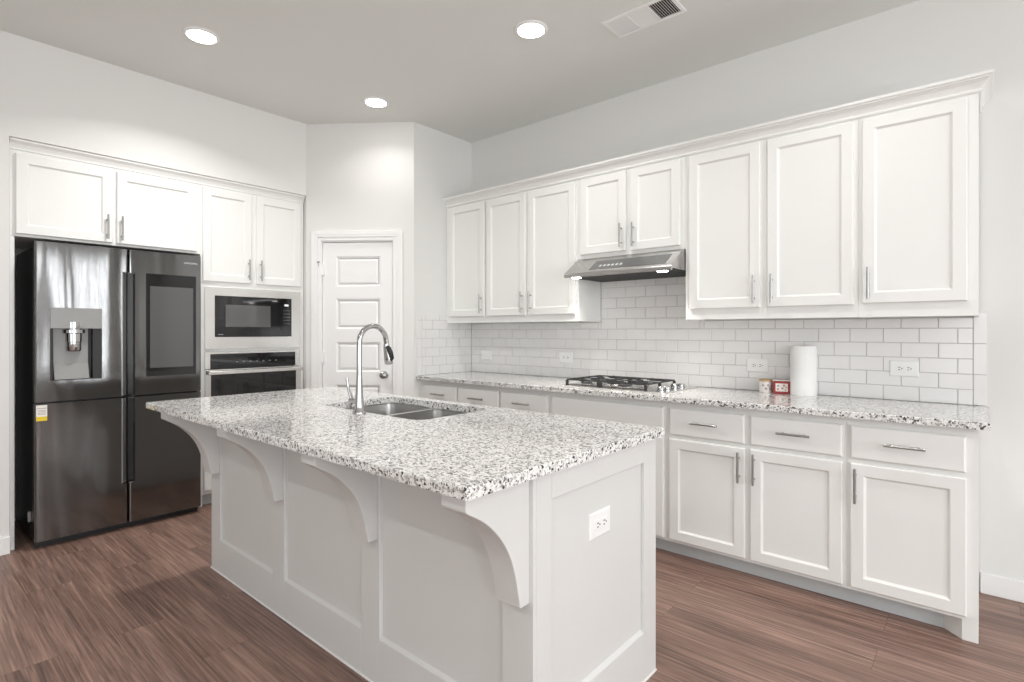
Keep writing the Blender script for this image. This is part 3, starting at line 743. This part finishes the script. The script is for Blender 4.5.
# ------------------------------------------------------------------ cooktop
ck = thing('cooktop', 'stainless gas cooktop with black grates set in the back countertop', 'cooktop', (1.762, -.31, .9142))
MB().loops([rrect(-.375, .375, -.255, .255, .015, z_) for z_ in (0,)] + [rrect(-.375 + i_, .375 - i_, -.255 + i_, .255 - i_, .015, z_) for i_, z_ in ((0, .004), (.003, .007))]).build('tray', 'steel', ck)
for x_, y_, r_ in ((-.24, -.115, .036), (-.24, .13, .042), (.04, -.115, .042), (.04, .13, .036), (-.10, .0, .05)):
    bo = MB().lathe([(r_ * 1.25, .007), (r_ * 1.2, .014), (r_, .018)], (x_, y_, 0), 22).build('burner', 'steel', ck, smooth=True)
    MB().lathe([(r_, .018), (r_, .022), (r_ * .85, .025), (.001, .026)], (x_, y_, 0), 22).build('burner_cap', 'iron', bo, smooth=True)
def grate(x0, x1):
    m = MB(); z0_, z1_ = .037, .045; bw = .0045; y0_, y1_ = -.190, .215
    for x_ in (x0, x1): m.box(x_ - bw, x_ + bw, y0_, y1_, z0_, z1_)
    for y_ in (y0_, 0, y1_): m.box(x0, x1, y_ - bw, y_ + bw, z0_, z1_)
    xm = (x0 + x1) / 2
    for y_ in (-.115, .115):
        m.box(x0, xm - .03, y_ - bw * .8, y_ + bw * .8, z0_, z1_ + .002); m.box(xm + .03, x1, y_ - bw * .8, y_ + bw * .8, z0_, z1_ + .002)
        m.box(xm - bw * .8, xm + bw * .8, y_ + .03, y_ + .11, z0_, z1_ + .002); m.box(xm - bw * .8, xm + bw * .8, y_ - .11, y_ - .03, z0_, z1_ + .002)
    for x_ in (x0, x1):
        for y_ in (y0_, 0, y1_): m.box(x_ - .008, x_ + .008, y_ - .008, y_ + .008, .0072, z0_)
    m.box(x0 - bw, x1 + bw, y0_ - bw, y0_ + bw, .0085, .0125)
    return m.build('grate', 'iron', ck, bevel=.0015)
grate(-.352, -.108); grate(-.092, .225)
for x_, y_ in ((.305, -.150), (.318, -.095), (.288, .075), (.318, .110)):
    MB().lathe([(.026, .007), (.026, .011), (.022, .013), (.0225, .028), (.019, .032), (.001, .033)], (x_, y_, 0), 22).build('knob', 'chrome', ck, smooth=True)

# ------------------------------------------------------------------ things on the back counter
pt = thing('paper_towel_roll', 'plain white paper towel roll standing by the red tin', 'paper towel', (2.757, -.084, .9144))
MB().lathe([(.0655, 0), (.067, .004), (.067, .276), (.0655, .280), (.022, .280)], n=40, cap1=False).build('roll', 'paper', pt, smooth=True)
MB().lathe([(.022, .2805), (.020, .281), (.020, .2), (.001, .2)], n=20, cap0=False).build('core', 'wood', pt, smooth=True)
jr = thing('jar', 'small white ceramic jar with flat wooden lid beside the red tin', 'jar', (2.548, -.066, .9144))
MB().lathe([(.034, 0), (.036, .003), (.036, .062), (.034, .066)], n=28).build('pot', 'ceramic', jr, smooth=True)
MB().lathe([(.034, .066), (.037, .068), (.037, .075), (.035, .077)], n=28).build('lid', 'wood', jr, smooth=True)
fl_ = MB()
for a_, z_, r_ in ((-70, .025, .008), (-52, .045, .007), (-30, .022, .009), (-10, .04, .007), (-95, .043, .007), (-40, .035, .005)):
    t_ = math.radians(a_); c_ = Vector((.0362 * math.cos(t_), .0362 * math.sin(t_), z_)); u = Vector((-math.sin(t_), math.cos(t_), 0))
    nrm = Vector((math.cos(t_), math.sin(t_), 0))
    fl_.add([tuple(c_ + u * r_ * math.cos(q * PI / 4) + Vector((0, 0, r_)) * math.sin(q * PI / 4) + nrm * .0006) for q in range(8)], [tuple(range(8))])
fl_.build('flower_print', 'leaf', jr)
tn = thing('tin', 'small red rectangular tin with floral picture beside the paper towel roll', 'tin', (2.640, -.072, .9144), math.radians(12))
MB().box(-.046, .046, -.024, .030, 0, .074).build('box', 'red', tn, bevel=.004)
MB().box(-.047, .047, -.025, .031, .0742, .079).build('lid', 'ceramic', tn, bevel=.002)
pl_ = MB().box(-.032, .032, -.0252, -.024, .014, .060).build('picture', 'cream', tn)
pp = MB()
for x_, z_, r_ in ((-.020, .026, .007), (.012, .048, .007), (.020, .024, .005)): pp.lathe([(r_, -.0256), (r_, -.0252)], (x_, 0, z_), 10, 'y')
pp.build('flower_print', 'rose', pl_)
qq = MB()
for x_, z_, r_ in ((-.018, .046, .006), (.004, .032, .007), (.024, .038, .005)): qq.lathe([(r_, -.0256), (r_, -.0252)], (x_, 0, z_), 10, 'y')
qq.build('leaf_print', 'leaf', pl_)

# ------------------------------------------------------------------ ceiling fixtures
def can_light(x, y, label, k=1.0):
    t = thing('recessed_light', label, 'ceiling light', (x, y, HC), 0, 'recessed ceiling lights')
    MB().lathe([(.096, 0), (.096, -.004), (.090, -.008), (.078, -.009), (.075, -.006)], n=40, cap1=False, cap0=False).build('trim_ring', 'trim', t, smooth=True)
    MB().lathe([(.0755, -.004), (.074, -.008), (.055, -.0115), (.001, -.013)], n=40, cap0=False).build('lens', 'lens', t, smooth=True)
    li = D.lights.new('recessed_light_beam', 'AREA'); li.shape = 'DISK'; li.size = .13; li.energy = P_CAN * k; li.color = (1, .982, .955); li.spread = math.radians(136)
    lo = D.objects.new('recessed_light_beam', li); COL.objects.link(lo); lo.parent = t; lo.location = (0, 0, -.016)
    return t
can_light(.090, -2.305, 'glowing recessed light above the refrigerator, leftmost on the ceiling', 1.75)
can_light(.088, -1.100, 'small glowing recessed light in front of the pantry door wall', .29)
can_light(1.582, -1.105, 'glowing recessed light beside the ceiling air vent')
can_light(3.070, -1.100, 'recessed light in front of the right upper cabinets, above the frame', .7)
can_light(3.070, -2.900, 'recessed light above the camera', .35)
can_light(4.770, -2.880, 'recessed light right of the camera', .7)
can_light(1.400, -4.900, 'recessed light behind the camera, left of its pair', 1.6)
can_light(3.600, -4.900, 'recessed light behind the camera, right of its pair', 1.2)
vt = thing('air_vent', 'white rectangular ceiling air vent with three louver sections', 'air vent', (2.128, -.806, HC), 0)
fm = MB(); w2, d2 = .203, .101; e = .022
fm.box(-w2, w2, -d2, -d2 + e, -.008, 0).box(-w2, w2, d2 - e, d2, -.008, 0).box(-w2, -w2 + e, -d2 + e, d2 - e, -.008, 0).box(w2 - e, w2, -d2 + e, d2 - e, -.008, 0)
fm.box(-.066, -.058, -d2 + e, d2 - e, -.008, -.001).box(.058, .066, -d2 + e, d2 - e, -.008, -.001)
fm.build('frame', 'vent', vt, bevel=.002)
MB().box(-w2 + e, w2 - e, -d2 + e, d2 - e, -.0012, -.0004).build('backing', 'duct', vt)
def slats(kind):
    m = MB()
    if kind in 'lr':
        x0 = -w2 + e if kind == 'l' else .066
        for i in range(9):
            x = x0 + .006 + i * .0126
            dx = .0034 if kind == 'l' else -.0030
            m.prism([(x - dx - .0006, -.0075), (x - dx + .0006, -.0075), (x + dx + .0006, -.0015), (x + dx - .0006, -.0015)], -d2 + e, d2 - e, 'y')
    else:
        for i in range(11):
            y = -d2 + e + .007 + i * .0144
            m.prism([(y + .0046, -.0075), (y + .0058, -.0075), (y - .0046, -.0015), (y - .0058, -.0015)], -.058, .058, 'x')
    m.build('louver', 'vent', vt)
for q in 'lmr': slats(q)
